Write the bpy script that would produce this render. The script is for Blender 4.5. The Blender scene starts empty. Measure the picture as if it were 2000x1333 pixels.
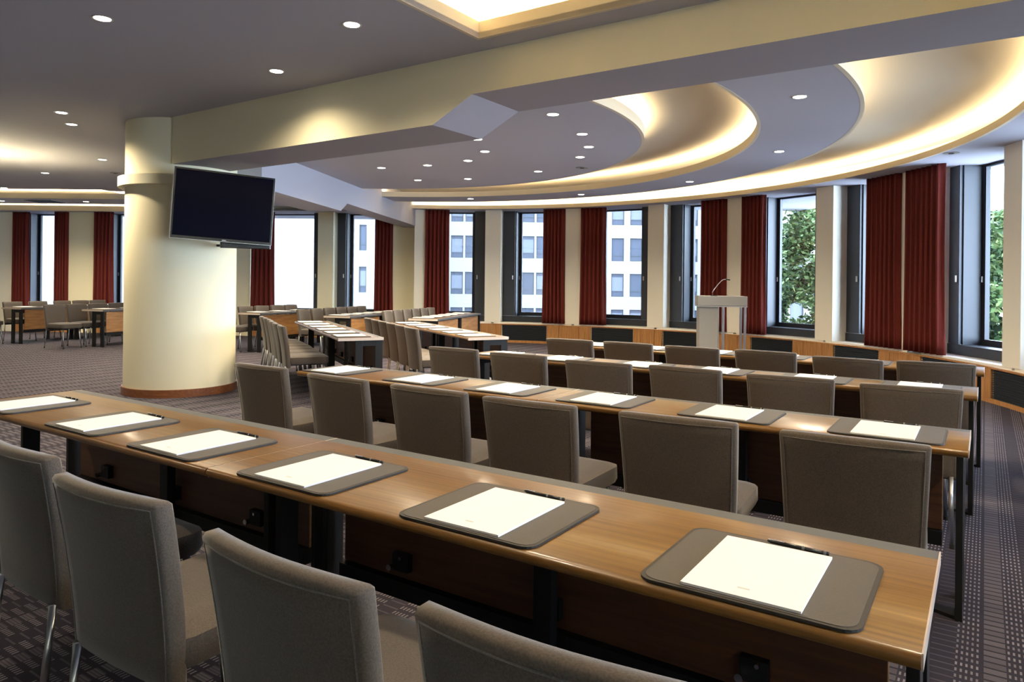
import bpy, math, random
from math import sin, cos, pi, radians as rad
from mathutils import Vector, Matrix
from mathutils.geometry import tessellate_polygon

random.seed(7)
S = bpy.context.scene
COL = S.collection

# ------------------------------------------------------------------ camera
EYE = 1.32
ROLL = rad(0.6)
cam = bpy.data.cameras.new('camera')
cam.sensor_width = 36.0
cam.lens = 1384.0 / 2000.0 * 36.0
cam.shift_y = (551.5 - 666.5) / 2000.0
cam.clip_end = 500
camo = bpy.data.objects.new('camera', cam)
COL.objects.link(camo)
rt = Vector((cos(ROLL), 0, sin(ROLL)))
up = Vector((-sin(ROLL), 0, cos(ROLL)))
fw = Vector((0, 1, 0))
camo.matrix_world = Matrix(((rt.x, up.x, -fw.x, 0), (rt.y, up.y, -fw.y, 0), (rt.z, up.z, -fw.z, EYE), (0, 0, 0, 1)))
S.camera = camo

# ------------------------------------------------------------------ world, exposure, light levels
S.view_settings.view_transform = 'Standard'
S.view_settings.look = 'None'
S.view_settings.gamma = 1.0
S.view_settings.exposure = 0.95
S.view_settings.use_curve_mapping = False
S.cycles.use_denoising = True
S.cycles.max_bounces = 8
S.cycles.diffuse_bounces = 5
S.cycles.glossy_bounces = 4
S.cycles.transparent_max_bounces = 16
S.cycles.sample_clamp_indirect = 4.0
S.cycles.caustics_reflective = False
S.cycles.caustics_refractive = False

SKY = 19.0
SKYC = (0.72, 0.84, 1.0)
WARM = (1.0, 0.80, 0.50)
DOWN_W = 120.0      # each downlight
COVE = 16.0         # emission of the round cove strips
COFFER = 36.0      # emission of the square coffer strips
FARCOVE = 24.0

W = bpy.data.worlds.new('sky')
S.world = W
W.use_nodes = True
bg = W.node_tree.nodes['Background']
bg.inputs['Color'].default_value = (*SKYC, 1)
bg.inputs['Strength'].default_value = SKY

# ------------------------------------------------------------------ materials
def mat(name, color, rough=0.6, metal=0.0, coat=0.0, spec=0.5):
    m = bpy.data.materials.new(name)
    m.use_nodes = True
    b = m.node_tree.nodes['Principled BSDF']
    b.inputs['Base Color'].default_value = (*color, 1)
    b.inputs['Roughness'].default_value = rough
    b.inputs['Metallic'].default_value = metal
    b.inputs['Specular IOR Level'].default_value = spec
    if coat:
        b.inputs['Coat Weight'].default_value = coat
        b.inputs['Coat Roughness'].default_value = 0.12
    return m


def nt(m):
    t = m.node_tree
    return t, t.nodes, t.links, t.nodes['Principled BSDF']


def ramp(N, stops):
    r = N.new('ShaderNodeValToRGB')
    e = r.color_ramp.elements
    while len(e) < len(stops):
        e.new(0.5)
    for i, (p, c) in enumerate(stops):
        e[i].position = p
        e[i].color = (*c, 1)
    return r


def wood(name, dark, mid, light, rough=0.3, coat=0.0, scale=(1.0, 22.0, 22.0), bump=0.05):
    m = mat(name, mid, rough, coat=coat)
    t, N, L, b = nt(m)
    tc = N.new('ShaderNodeTexCoord')
    mp = N.new('ShaderNodeMapping')
    mp.inputs['Scale'].default_value = scale
    no = N.new('ShaderNodeTexNoise')
    no.inputs['Scale'].default_value = 3.0
    no.inputs['Detail'].default_value = 6
    no.inputs['Roughness'].default_value = 0.62
    no.inputs['Distortion'].default_value = 0.2
    r = ramp(N, [(0.28, dark), (0.5, mid), (0.74, light)])
    L.new(tc.outputs['Object'], mp.inputs['Vector'])
    L.new(mp.outputs['Vector'], no.inputs['Vector'])
    L.new(no.outputs['Fac'], r.inputs['Fac'])
    L.new(r.outputs['Color'], b.inputs['Base Color'])
    if bump:
        bp = N.new('ShaderNodeBump')
        bp.inputs['Strength'].default_value = bump
        bp.inputs['Distance'].default_value = 0.002
        L.new(no.outputs['Fac'], bp.inputs['Height'])
        L.new(bp.outputs['Normal'], b.inputs['Normal'])
    return m


def fabric(name, color, rough=0.9, scale=260.0, var=0.18, sheen=0.35):
    m = mat(name, color, rough, spec=0.2)
    t, N, L, b = nt(m)
    b.inputs['Sheen Weight'].default_value = sheen
    b.inputs['Sheen Roughness'].default_value = 0.4
    tc = N.new('ShaderNodeTexCoord')
    no = N.new('ShaderNodeTexNoise')
    no.inputs['Scale'].default_value = scale
    no.inputs['Detail'].default_value = 2
    d = tuple(c * (1 - var) for c in color)
    l = tuple(min(1, c * (1 + var)) for c in color)
    r = ramp(N, [(0.35, d), (0.65, l)])
    L.new(tc.outputs['Object'], no.inputs['Vector'])
    L.new(no.outputs['Fac'], r.inputs['Fac'])
    L.new(r.outputs['Color'], b.inputs['Base Color'])
    bp = N.new('ShaderNodeBump')
    bp.inputs['Strength'].default_value = 0.3
    bp.inputs['Distance'].default_value = 0.001
    L.new(no.outputs['Fac'], bp.inputs['Height'])
    L.new(bp.outputs['Normal'], b.inputs['Normal'])
    return m


def plaster(name, color, rough=0.75):
    m = mat(name, color, rough, spec=0.3)
    t, N, L, b = nt(m)
    tc = N.new('ShaderNodeTexCoord')
    no = N.new('ShaderNodeTexNoise')
    no.inputs['Scale'].default_value = 60
    no.inputs['Detail'].default_value = 4
    bp = N.new('ShaderNodeBump')
    bp.inputs['Strength'].default_value = 0.06
    bp.inputs['Distance'].default_value = 0.002
    L.new(tc.outputs['Object'], no.inputs['Vector'])
    L.new(no.outputs['Fac'], bp.inputs['Height'])
    L.new(bp.outputs['Normal'], b.inputs['Normal'])
    return m


def emis(name, color, strength):
    m = bpy.data.materials.new(name)
    m.use_nodes = True
    t = m.node_tree
    t.nodes.remove(t.nodes['Principled BSDF'])
    e = t.nodes.new('ShaderNodeEmission')
    e.inputs['Color'].default_value = (*color, 1)
    e.inputs['Strength'].default_value = strength
    t.links.new(e.outputs[0], t.nodes['Material Output'].inputs['Surface'])
    return m


def glass_mat(name, tint=(0.93, 0.97, 1.0), refl=0.06):
    m = bpy.data.materials.new(name)
    m.use_nodes = True
    t = m.node_tree
    t.nodes.remove(t.nodes['Principled BSDF'])
    tr = t.nodes.new('ShaderNodeBsdfTransparent')
    tr.inputs['Color'].default_value = (*tint, 1)
    gl = t.nodes.new('ShaderNodeBsdfGlossy')
    gl.inputs['Roughness'].default_value = 0.02
    mx = t.nodes.new('ShaderNodeMixShader')
    mx.inputs[0].default_value = refl
    t.links.new(tr.outputs[0], mx.inputs[1])
    t.links.new(gl.outputs[0], mx.inputs[2])
    t.links.new(mx.outputs[0], t.nodes['Material Output'].inputs['Surface'])
    return m


YAW = rad(33.75)
UC, US = cos(YAW), sin(YAW)


def uv(u, v):
    return (u * UC + v * US, -u * US + v * UC)


def carpet_mat():
    m = mat('carpet', (0.1, 0.08, 0.09), 0.95, spec=0.15)
    t, N, L, b = nt(m)
    tc = N.new('ShaderNodeTexCoord')
    mp = N.new('ShaderNodeMapping')
    mp.inputs['Rotation'].default_value = (0, 0, YAW)
    L.new(tc.outputs['Object'], mp.inputs['Vector'])
    sx = N.new('ShaderNodeSeparateXYZ')
    L.new(mp.outputs['Vector'], sx.inputs[0])

    def math_(op, a, b_=None, c=None):
        n = N.new('ShaderNodeMath')
        n.operation = op
        for i, x in enumerate((a, b_, c)):
            if x is None:
                continue
            if isinstance(x, (int, float)):
                n.inputs[i].default_value = x
            else:
                L.new(x, n.inputs[i])
        return n.outputs[0]
    U, V = sx.outputs[0], sx.outputs[1]
    # bands running away from the tables: dash clusters, plain cross lines, dash clusters, hatched blocks
    PW_, PV_ = 0.078, 0.047
    cu = math_('FLOOR', math_('DIVIDE', U, PW_))
    cv = math_('FLOOR', math_('DIVIDE', V, PV_))
    ty = math_('FLOORED_MODULO', cu, 4.0)
    cmb2 = N.new('ShaderNodeCombineXYZ')
    L.new(cu, cmb2.inputs[0])
    L.new(cv, cmb2.inputs[1])
    wn2 = N.new('ShaderNodeTexWhiteNoise')
    wn2.noise_dimensions = '2D'
    L.new(cmb2.outputs[0], wn2.inputs['Vector'])
    cell = wn2.outputs['Value']
    fU = math_('FRACT', math_('DIVIDE', U, PW_))
    fV = math_('FRACT', math_('DIVIDE', V, PV_))
    f5 = math_('FRACT', math_('MULTIPLY', fU, 5.0))
    odd = math_('FLOORED_MODULO', ty, 2.0)                       # 1 for the dash cluster bands
    dash = math_('MULTIPLY', math_('LESS_THAN', f5, 0.42), math_('MULTIPLY', math_('GREATER_THAN', fV, 0.3), math_('LESS_THAN', fV, 0.8)))
    blk = math_('MULTIPLY', math_('MULTIPLY', math_('GREATER_THAN', fU, 0.08), math_('LESS_THAN', fU, 0.92)), math_('GREATER_THAN', fV, 0.24))
    hat = math_('ADD', 0.25, math_('MULTIPLY', 0.3, math_('LESS_THAN', math_('FRACT', math_('MULTIPLY', fV, 4.0)), 0.5)))
    block = math_('MULTIPLY', blk, hat)
    line = math_('MULTIPLY', math_('LESS_THAN', fV, 0.16), 0.28)
    isblk = math_('LESS_THAN', ty, 0.5)
    islin = math_('MULTIPLY', math_('GREATER_THAN', ty, 1.5), math_('LESS_THAN', ty, 2.5))
    k = math_('ADD', math_('MULTIPLY', odd, dash), math_('ADD', math_('MULTIPLY', isblk, block), math_('MULTIPLY', islin, line)))
    k = math_('MULTIPLY', k, math_('ADD', 0.65, math_('MULTIPLY', cell, 0.4)))
    mix = N.new('ShaderNodeMix')
    mix.data_type = 'RGBA'
    mix.inputs['A'].default_value = (0.036, 0.032, 0.046, 1)
    mix.inputs['B'].default_value = (0.25, 0.225, 0.25, 1)
    L.new(k, mix.inputs['Factor'])
    no = N.new('ShaderNodeTexNoise')
    no.inputs['Scale'].default_value = 400
    L.new(tc.outputs['Object'], no.inputs['Vector'])
    m2 = N.new('ShaderNodeMix')
    m2.data_type = 'RGBA'
    m2.blend_type = 'MULTIPLY'
    m2.inputs['Factor'].default_value = 0.5
    L.new(mix.outputs['Result'], m2.inputs['A'])
    L.new(no.outputs['Color'], m2.inputs['B'])
    L.new(mix.outputs['Result'], b.inputs['Base Color'])
    bp = N.new('ShaderNodeBump')
    bp.inputs['Strength'].default_value = 0.4
    bp.inputs['Distance'].default_value = 0.002
    L.new(no.outputs['Fac'], bp.inputs['Height'])
    L.new(bp.outputs['Normal'], b.inputs['Normal'])
    return m


MT = dict(
    carpet=carpet_mat(),
    cream=plaster('cream_paint', (0.86, 0.805, 0.585)),
    pier=plaster('pier_paint', (0.90, 0.87, 0.76)),
    ceil=plaster('ceiling_paint', (0.42, 0.415, 0.47)),
    soffit=plaster('beam_soffit_grey', (0.30, 0.275, 0.30)),
    cove=plaster('cove_paint', (0.66, 0.585, 0.44)),
    top=wood('tabletop_walnut', (0.092, 0.038, 0.006), (0.155, 0.072, 0.012), (0.215, 0.108, 0.020), 0.32, coat=0.22, scale=(0.6, 34, 34), bump=0),
    panel=wood('modesty_oak', (0.22, 0.10, 0.035), (0.36, 0.18, 0.065), (0.50, 0.28, 0.11), 0.4, scale=(1.0, 20, 16)),
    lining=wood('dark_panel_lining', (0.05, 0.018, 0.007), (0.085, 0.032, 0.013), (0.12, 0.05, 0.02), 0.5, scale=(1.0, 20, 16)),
    clad=wood('cladding_teak', (0.24, 0.10, 0.03), (0.40, 0.19, 0.065), (0.56, 0.30, 0.12), 0.4, scale=(26, 26, 1.0)),
    basewood=wood('column_base_cherry', (0.13, 0.04, 0.015), (0.20, 0.07, 0.025), (0.28, 0.11, 0.04), 0.35),
    strip=mat('grey_aluminium', (0.085, 0.090, 0.10), 0.5, 0.2),
    trimedge=mat('pale_edge', (0.52, 0.44, 0.38), 0.35),
    black=mat('black_powder_coat', (0.010, 0.010, 0.011), 0.5, spec=0.25),
    chair=fabric('taupe_fabric', (0.092, 0.075, 0.062)),
    piping=fabric('taupe_piping', (0.13, 0.115, 0.10)),
    steel=mat('brushed_steel', (0.55, 0.56, 0.58), 0.28, 1.0),
    rubber=mat('black_rubber', (0.015, 0.015, 0.015), 0.7),
    leather=fabric('grey_brown_leather', (0.085, 0.075, 0.066), 0.5, 500, 0.10, 0.05),
    leatheredge=mat('black_leather_edge', (0.02, 0.018, 0.017), 0.5),
    paper=mat('white_paper', (0.90, 0.90, 0.90), 0.6),
    print=mat('grey_print', (0.62, 0.62, 0.60), 0.6),
    penb=mat('black_pen', (0.01, 0.01, 0.01), 0.2),
    chrome=mat('chrome', (0.85, 0.85, 0.85), 0.12, 1.0),
    curtain=fabric('dark_red_velvet', (0.145, 0.023, 0.018), 0.85, 120, 0.15, 0.0),
    frame=mat('anthracite_frame', (0.022, 0.027, 0.037), 0.5, 0.1),
    leaf=mat('anthracite_leaf', (0.040, 0.048, 0.064), 0.5, 0.1),
    grille=mat('anthracite_grille', (0.030, 0.038, 0.048), 0.5, 0.3),
    sill=mat('cream_stone_sill', (0.92, 0.90, 0.85), 0.3),
    glass=glass_mat('window_glass'),
    screen=mat('tv_screen', (0.003, 0.0035, 0.010), 0.2, spec=0.03),
    bezel=mat('tv_bezel', (0.01, 0.01, 0.01), 0.25),
    silver=mat('silver_trim', (0.6, 0.6, 0.6), 0.3, 0.8),
    lect=mat('grey_laminate', (0.27, 0.26, 0.24), 0.5),
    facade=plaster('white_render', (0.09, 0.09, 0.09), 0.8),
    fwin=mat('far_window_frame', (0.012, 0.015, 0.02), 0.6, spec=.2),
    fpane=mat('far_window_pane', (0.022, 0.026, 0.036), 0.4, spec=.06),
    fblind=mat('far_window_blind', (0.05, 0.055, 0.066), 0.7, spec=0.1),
    bark=mat('bark', (0.12, 0.09, 0.06), 0.9),
    asphalt=mat('asphalt', (0.06, 0.06, 0.065), 0.9),
    lamp=emis('downlight_lens', (1.0, 0.93, 0.80), 9.0),
    ledr=emis('round_cove_led', WARM, COVE),
    ledw=emis('weak_cove_led', WARM, COVE * 0.3),
    ledc=emis('coffer_led', WARM, COFFER),
    ledf=emis('far_cove_led', (1.0, 0.86, 0.62), FARCOVE),
)
leaf1 = mat('leaf_green', (0.10, 0.22, 0.045), 0.7, spec=0.15)
t_, N_, L_, b_ = nt(leaf1)
b_.inputs['Subsurface Weight'].default_value = 0.0
g_ = N_.new('ShaderNodeNewGeometry')
r_ = ramp(N_, [(0.0, (0.008, 0.022, 0.006)), (0.5, (0.036, 0.068, 0.018)), (1.0, (0.115, 0.150, 0.055))])
L_.new(g_.outputs['Random Per Island'], r_.inputs['Fac'])
L_.new(r_.outputs['Color'], b_.inputs['Base Color'])
MT['leaves'] = leaf1


# ------------------------------------------------------------------ mesh helpers
class MB:
    def __init__(s):
        s.v, s.f = [], []

    def add(s, vs, fs):
        n = len(s.v)
        s.v += [tuple(x) for x in vs]
        s.f += [tuple(i + n for i in f) for f in fs]
        return s

    def box(s, x0, x1, y0, y1, z0, z1):
        return s.add([(x0, y0, z0), (x1, y0, z0), (x1, y1, z0), (x0, y1, z0), (x0, y0, z1), (x1, y0, z1), (x1, y1, z1), (x0, y1, z1)],
                     [(0, 3, 2, 1), (4, 5, 6, 7), (0, 1, 5, 4), (1, 2, 6, 5), (2, 3, 7, 6), (3, 0, 4, 7)])

    def prism(s, poly, z0, z1):
        n = len(poly)
        vs = [(x, y, z0) for x, y in poly] + [(x, y, z1) for x, y in poly]
        fs = [tuple(range(n - 1, -1, -1)), tuple(range(n, 2 * n))]
        fs += [(i, (i + 1) % n, n + (i + 1) % n, n + i) for i in range(n)]
        return s.add(vs, fs)

    def extrude_x(s, prof, x0, x1):
        """profile in (y,z) extruded along x"""
        n = len(prof)
        vs = [(x0, y, z) for y, z in prof] + [(x1, y, z) for y, z in prof]
        fs = [tuple(range(n)), tuple(range(2 * n - 1, n - 1, -1))]
        fs += [((i + 1) % n, i, n + i, n + (i + 1) % n) for i in range(n)]
        return s.add(vs, fs)

    def tube(s, pts, radii, seg=10, cap=True):
        pts = [Vector(p) for p in pts]
        if isinstance(radii, (int, float)):
            radii = [radii] * len(pts)
        vs, fs = [], []
        for i, p in enumerate(pts):
            d = (pts[min(i + 1, len(pts) - 1)] - pts[max(i - 1, 0)]).normalized()
            a = d.cross(Vector((0, 0, 1)))
            if a.length < 0.1:
                a = d.cross(Vector((1, 0, 0)))
            a.normalize()
            b = d.cross(a)
            for k in range(seg):
                t = 2 * pi * k / seg
                vs.append(p + (a * cos(t) + b * sin(t)) * radii[i])
        for i in range(len(pts) - 1):
            for k in range(seg):
                k2 = (k + 1) % seg
                fs.append((i * seg + k, i * seg + k2, (i + 1) * seg + k2, (i + 1) * seg + k))
        if cap:
            fs.append(tuple(range(seg - 1, -1, -1)))
            n = (len(pts) - 1) * seg
            fs.append(tuple(range(n, n + seg)))
        return s.add(vs, fs)

    def cyl(s, c, r, z0, z1, seg=32):
        return s.prism([(c[0] + r * cos(2 * pi * k / seg), c[1] + r * sin(2 * pi * k / seg)) for k in range(seg)], z0, z1)

    def mesh(s, name, m, smooth=False, bevel=0):
        me = bpy.data.meshes.new(name)
        me.from_pydata([tuple(v) for v in s.v], [], s.f)
        me.materials.append(m)
        if smooth:
            me.polygons.foreach_set('use_smooth', [True] * len(me.polygons))
        me.update()
        return me

    def build(s, name, m, parent=None, smooth=False, bevel=0.0, seg=2):
        me = s.mesh(name, m, smooth)
        return link(name, me, parent, bevel, seg)


def link(name, me, parent=None, bevel=0.0, seg=2):
    o = bpy.data.objects.new(name, me)
    COL.objects.link(o)
    if parent:
        o.parent = parent
    if bevel:
        b = o.modifiers.new('bevel', 'BEVEL')
        b.width = bevel
        b.segments = seg
        b.limit_method = 'ANGLE'
        b.angle_limit = rad(40)
    return o


def autosmooth(o, ang=40):
    me = o.data
    me.polygons.foreach_set('use_smooth', [True] * len(me.polygons))
    try:
        me.set_sharp_from_angle(angle=rad(ang))
    except Exception:
        pass
    return o


def tag(o, label, cat, group=None, kind=None):
    o['label'] = label
    o['category'] = cat
    if group:
        o['group'] = group
    if kind:
        o['kind'] = kind
    return o


def struct(o, kind='structure'):
    o['kind'] = kind
    return o


def empty(name, loc=(0, 0, 0), rz=0.0):
    o = bpy.data.objects.new(name, None)
    o.empty_display_size = 0.1
    COL.objects.link(o)
    o.location = loc
    o.rotation_euler = (0, 0, rz)
    return o


KIDS = {}


def copy_tree(o, parent=None):
    c = o.copy()
    COL.objects.link(c)
    if parent:
        c.parent = parent
    for ch in KIDS.get(o.name) or [x for x in o.children]:
        copy_tree(ch, c)
    return c


ORD = ['first', 'second', 'third', 'fourth', 'fifth', 'sixth', 'seventh', 'eighth', 'ninth', 'tenth']

# ------------------------------------------------------------------ room shell
ZC = 2.90          # round room ceiling and perimeter soffit
ZM = 3.10          # main ceiling
ZS = 0.44          # sill
WC = (-1.46, 8.66)  # centre of the round facade
WR = 6.96


def pol(a, r, c=WC):
    return (c[0] + r * cos(rad(a)), c[1] + r * sin(rad(a)))


A_END = -12.0
pe = pol(A_END, WR)
te = (sin(rad(A_END)), -cos(rad(A_END)))     # straight wall goes on tangentially towards the viewer
LA, LB = (-14.5, 17.44), (-2.0, 16.11)       # straight facade of the left wing
ld = Vector((LB[0] - LA[0], LB[1] - LA[1]))
LL = ld.length
ld.normalize()
ln = Vector((-ld.y, ld.x))                   # outward normal


def seg_pt(t, out=0.0):
    return (LB[0] + ld.x * (t - 10.54) + ln.x * out, LB[1] + ld.y * (t - 10.54) + ln.y * out)


# floor
fl = MB().box(-22, 9, -6, 22, -0.12, 0.0).build('floor', MT['carpet'])
struct(fl)

# ---- main ceiling with a square coffer opening
cu0, cu1, cv0, cv1 = -3.09, 0.7, 1.2, 4.155
outer = [(-2.35, 16.3), (-7.9, 16.3), (-8.24, 14.97), (-8.30, 14.3), (-20, 14.42), (-20, -5), (9, -5), uv(9.8, 4.7), uv(-7.93, 4.7)]
hole = [uv(cu0, cv0), uv(cu0, cv1), uv(cu1, cv1), uv(cu1, cv0)]


def plate(name, outer, holes, z, thick, m):
    loops = [[Vector((x, y, 0)) for x, y in outer]] + [[Vector((x, y, 0)) for x, y in h] for h in holes]
    tris = tessellate_polygon(loops)
    pts = [p for l in loops for p in l]
    n = len(pts)
    b = MB()
    vs = [(p.x, p.y, z) for p in pts] + [(p.x, p.y, z + thick) for p in pts]
    fs = [t for t in tris] + [(t[2] + n, t[1] + n, t[0] + n) for t in tris]
    o = 0
    for l in loops:
        k = len(l)
        for i in range(k):
            a, c = o + i, o + (i + 1) % k
            fs.append((a, c, c + n, a + n))
        o += k
    b.add(vs, fs)
    return b.build(name, m)


ceil = struct(plate('ceiling', outer, [hole], ZM, 0.04, MT['ceil']))
# closing slab above everything
cb = MB().box(-22, 9, -6, 22, 3.62, 3.75).build('slab', MT['ceil'], ceil)

# coffer: cream fascia, trough, led, inner ceiling
fb = MB()
w = 0.03
for (a0, a1, b0, b1) in ((cu0 - w, cu1 + w, cv1, cv1 + w), (cu0 - w, cu1 + w, cv0 - w, cv0), (cu0 - w, cu0, cv0, cv1), (cu1, cu1 + w, cv0, cv1)):
    fb.prism([uv(a0, b0), uv(a1, b0), uv(a1, b1), uv(a0, b1)], ZM - 0.002, ZM + 0.12)
fb.build('coffer_fascia', MT['cove'], ceil)
MB().prism([uv(cu0 - .35, cv0 - .35), uv(cu1 + .35, cv0 - .35), uv(cu1 + .35, cv1 + .35), uv(cu0 - .35, cv1 + .35)], ZM + .24, ZM + .27).build('coffer_top', MT['cove'], ceil)
ob = MB()
for (a0, a1, b0, b1) in ((cu0 - .38, cu1 + .38, cv1 + .33, cv1 + .36), (cu0 - .38, cu1 + .38, cv0 - .36, cv0 - .33), (cu0 - .36, cu0 - .33, cv0 - .3, cv1 + .3), (cu1 + .33, cu1 + .36, cv0 - .3, cv1 + .3)):
    ob.prism([uv(a0, b0), uv(a1, b0), uv(a1, b1), uv(a0, b1)], ZM + 0.04, ZM + .24)
ob.build('coffer_wall', MT['cove'], ceil)
cl = empty('cove_light', (*uv(-1.2, 2.7), ZM))
for (a0, a1, b0, b1) in ((cu0 - .1, cu1 + .1, cv1 + .1, cv1 + .2), (cu0 - .1, cu1 + .1, cv0 - .2, cv0 - .1), (cu0 - .2, cu0 - .1, cv0, cv1), (cu1 + .1, cu1 + .2, cv0, cv1)):
    P = [uv(a0, b0), uv(a1, b0), uv(a1, b1), uv(a0, b1)]
    c0 = cl.location
    MB().prism([(x - c0.x, y - c0.y) for x, y in P], 0.055, 0.075).build('light_strip', MT['ledc'], cl)
tag(cl, 'warm light strips hidden around the square ceiling coffer above the tables', 'cove light')

# ---- round room ceiling: disc, ring, perimeter with lips and coves between
CD, RD = (-2.21, 8.47), 3.71
CI, RI = (-1.95, 8.62), 4.65
CO, RO = (-1.84, 8.62), 5.47
CP, RP = (-1.48, 8.86), 6.53


def inside_round(x, y):
    v = x * US + y * UC
    # right of the second beam, beyond the main beam
    bx = -3.02 + (y - 8.9) * 0.129
    return v > 4.75 and x > bx - 0.22


def annulus(b, c0, r0, c1, r1, z0, z1, a0=-75, a1=110, step=1.0, clip=True):
    n = int((a1 - a0) / step)
    for i in range(n):
        t0, t1 = a0 + i * step, a0 + (i + 1) * step
        q = [pol(t0, r0, c0), pol(t1, r0, c0), pol(t1, r1, c1), pol(t0, r1, c1)]
        mx, my = sum(p[0] for p in q) / 4, sum(p[1] for p in q) / 4
        if clip and not inside_round(mx, my):
            continue
        b.add([(x, y, z0) for x, y in q] + [(x, y, z1) for x, y in q],
              [(0, 1, 2, 3), (7, 6, 5, 4), (0, 4, 5, 1), (3, 2, 6, 7)])
    return b


db = MB()
# disc as fan of rings so that the clip line stays inside the beams
rr = [0.0, 0.6, 1.2, 1.8, 2.3, 2.8, 3.2, 3.5, RD]
for i in range(len(rr) - 1):
    annulus(db, CD, rr[i], CD, rr[i + 1], ZC, ZC + 0.03, -180, 180, 2.0 if i < 5 else 1.0)
disc = struct(db.build('ceiling', MT['ceil']))
disc.name = 'ceiling_disc'
annulus(MB(), CD, RD - 0.03, CD, RD + 0.004, ZC - 0.001, ZC + 0.105, -90, 110).build('fascia', MT['cove'], disc)
ring = struct(annulus(MB(), CI, RI, CO, RO, ZC, ZC + 0.03, -90, 120, .75).build('ceiling_ring', MT['ceil']))
annulus(MB(), CI, RI - 0.004, CI, RI + 0.03, ZC - 0.001, ZC + 0.09, -90, 120, .75).build('fascia', MT['cove'], ring)
annulus(MB(), CO, RO - 0.03, CO, RO + 0.004, ZC - 0.001, ZC + 0.06, -90, 120, .75).build('fascia', MT['cove'], ring)
per = annulus(MB(), CP, RP, WC, 7.9, ZC, ZC + 0.03, -48, 120, .75)
# straight run of the perimeter soffit towards the viewer and along the left wing
per = struct(per.build('ceiling_perimeter', MT['ceil']))
annulus(MB(), CP, RP - 0.004, CP, RP + 0.03, ZC - 0.001, ZC + 0.075, -70, 120, .75).build('fascia', MT['cove'], per)
TB = MB()
rr = [0.0, 0.6, 1.2, 1.8, 2.3, 2.8, 3.2, 3.6, 4.0, 4.4, 4.8, 5.2, 5.6, 6.0, 6.4, 6.8, 7.2, 7.6, 8.0]
for i in range(len(rr) - 1):
    annulus(TB, CD, rr[i], CD, rr[i + 1], ZC + .26, ZC + .30, -180, 180, 2.0 if i < 5 else 1.5)
top = struct(TB.build('ceiling_recess', MT['cove']))


def cove_strip(label, c, r0, r1, a0, a1, m, z=ZC + 0.035):
    e = empty('cove_light', (c[0], c[1], z))
    b = MB()
    n = int((a1 - a0) / 2)
    for i in range(n):
        t0, t1 = a0 + (a1 - a0) * i / n, a0 + (a1 - a0) * (i + 1) / n
        q = [pol(t0, r0, c), pol(t1, r0, c), pol(t1, r1, c), pol(t0, r1, c)]
        mx, my = sum(p[0] for p in q) / 4, sum(p[1] for p in q) / 4
        if not inside_round(mx, my):
            continue
        q = [(x - c[0], y - c[1]) for x, y in q]
        b.add([(x, y, 0) for x, y in q] + [(x, y, 0.012) for x, y in q], [(0, 1, 2, 3), (7, 6, 5, 4), (0, 4, 5, 1), (3, 2, 6, 7), (0, 3, 7, 4), (1, 5, 6, 2)])
    b.build('light_strip', m, e)
    return tag(e, label, 'cove light')


cove_strip('warm light strip hidden behind the outermost curved ceiling fascia above the windows', CP, RP + 0.06, RP + 0.15, -50, 112, MT['ledr'])
cove_strip('warm light strip hidden behind the inner fascia of the curved ceiling ring', CI, RI + 0.06, RI + 0.15, -60, 112, MT['ledr'])
cove_strip('warm light strip on top of the round ceiling disc beside the beam', CD, RD - 0.16, RD - 0.07, -62, 12, MT['ledr'])
cove_strip('faint light strip along the outer rim of the curved ceiling ring', CO, RO - 0.16, RO - 0.07, -58, 0, MT['ledw'])

# ---- beams
BM = MT['cream']
VF, VB = 4.40, 5.06      # front and back of the main beam in the table-aligned frame
ua, un0, un1, ub = -7.93, -3.73, -3.33, 9.0


def uvz(u, v, z):
    x, y = uv(u, v)
    return (x, y, z)


# profile: deep to u=un0, slanting up to un1, shallow beyond
ZD, ZH = 2.585, 2.78
prof = [(-7.46, ZD), (un0, ZD), (un1, ZH), (ub, ZH), (ub, 3.6), (-7.46, 3.6)]
n = len(prof)
vs = [uvz(u, VF, z) for u, z in prof] + [uvz(u, VB, z) for u, z in prof]
fs = [tuple(range(n)), tuple(range(2 * n - 1, n - 1, -1))] + [((i + 1) % n, i, n + i, n + (i + 1) % n) for i in range(n)]
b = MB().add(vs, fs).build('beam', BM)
b.data.materials.append(MT['soffit'])  # downward faces get a darker brown-grey than the ceiling
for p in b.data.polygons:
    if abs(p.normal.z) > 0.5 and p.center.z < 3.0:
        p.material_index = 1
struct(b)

# second beam, from the column to the window wall
p0, p1 = Vector((-3.05, 8.6)), Vector((-2.045, 16.4))
d2 = (p1 - p0).normalized()
n2 = Vector((-d2.y, d2.x))
L2 = (p1 - p0).length


def b2(t, w_, z):
    q = p0 + d2 * t + n2 * w_
    return (q.x, q.y, z)


ta, tb = 2.62, 2.90
prof = [(0, 2.435), (ta, 2.42), (tb, 2.565), (L2, 2.54), (L2, 3.6), (0, 3.6)]
wl = [0.62, 0.55, 0.40, 0.40, 0.40, 0.6]
vs = [b2(t, 0, z) for t, z in prof] + [b2(t, w_, z) for (t, z), w_ in zip(prof, wl)]
b = MB().add(vs, [tuple(range(n - 1, -1, -1)), tuple(range(n, 2 * n))] + [(i, (i + 1) % n, n + (i + 1) % n, n + i) for i in range(n)]).build('beam', MT['ceil'])  # ceiling grey instead of cream: the beam's shade is put into its colour
b.data.materials.append(MT['ceil'])
for p in b.data.polygons:
    if abs(p.normal.z) > 0.5 and p.center.z < 3.0:
        p.material_index = 1
struct(b)

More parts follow.
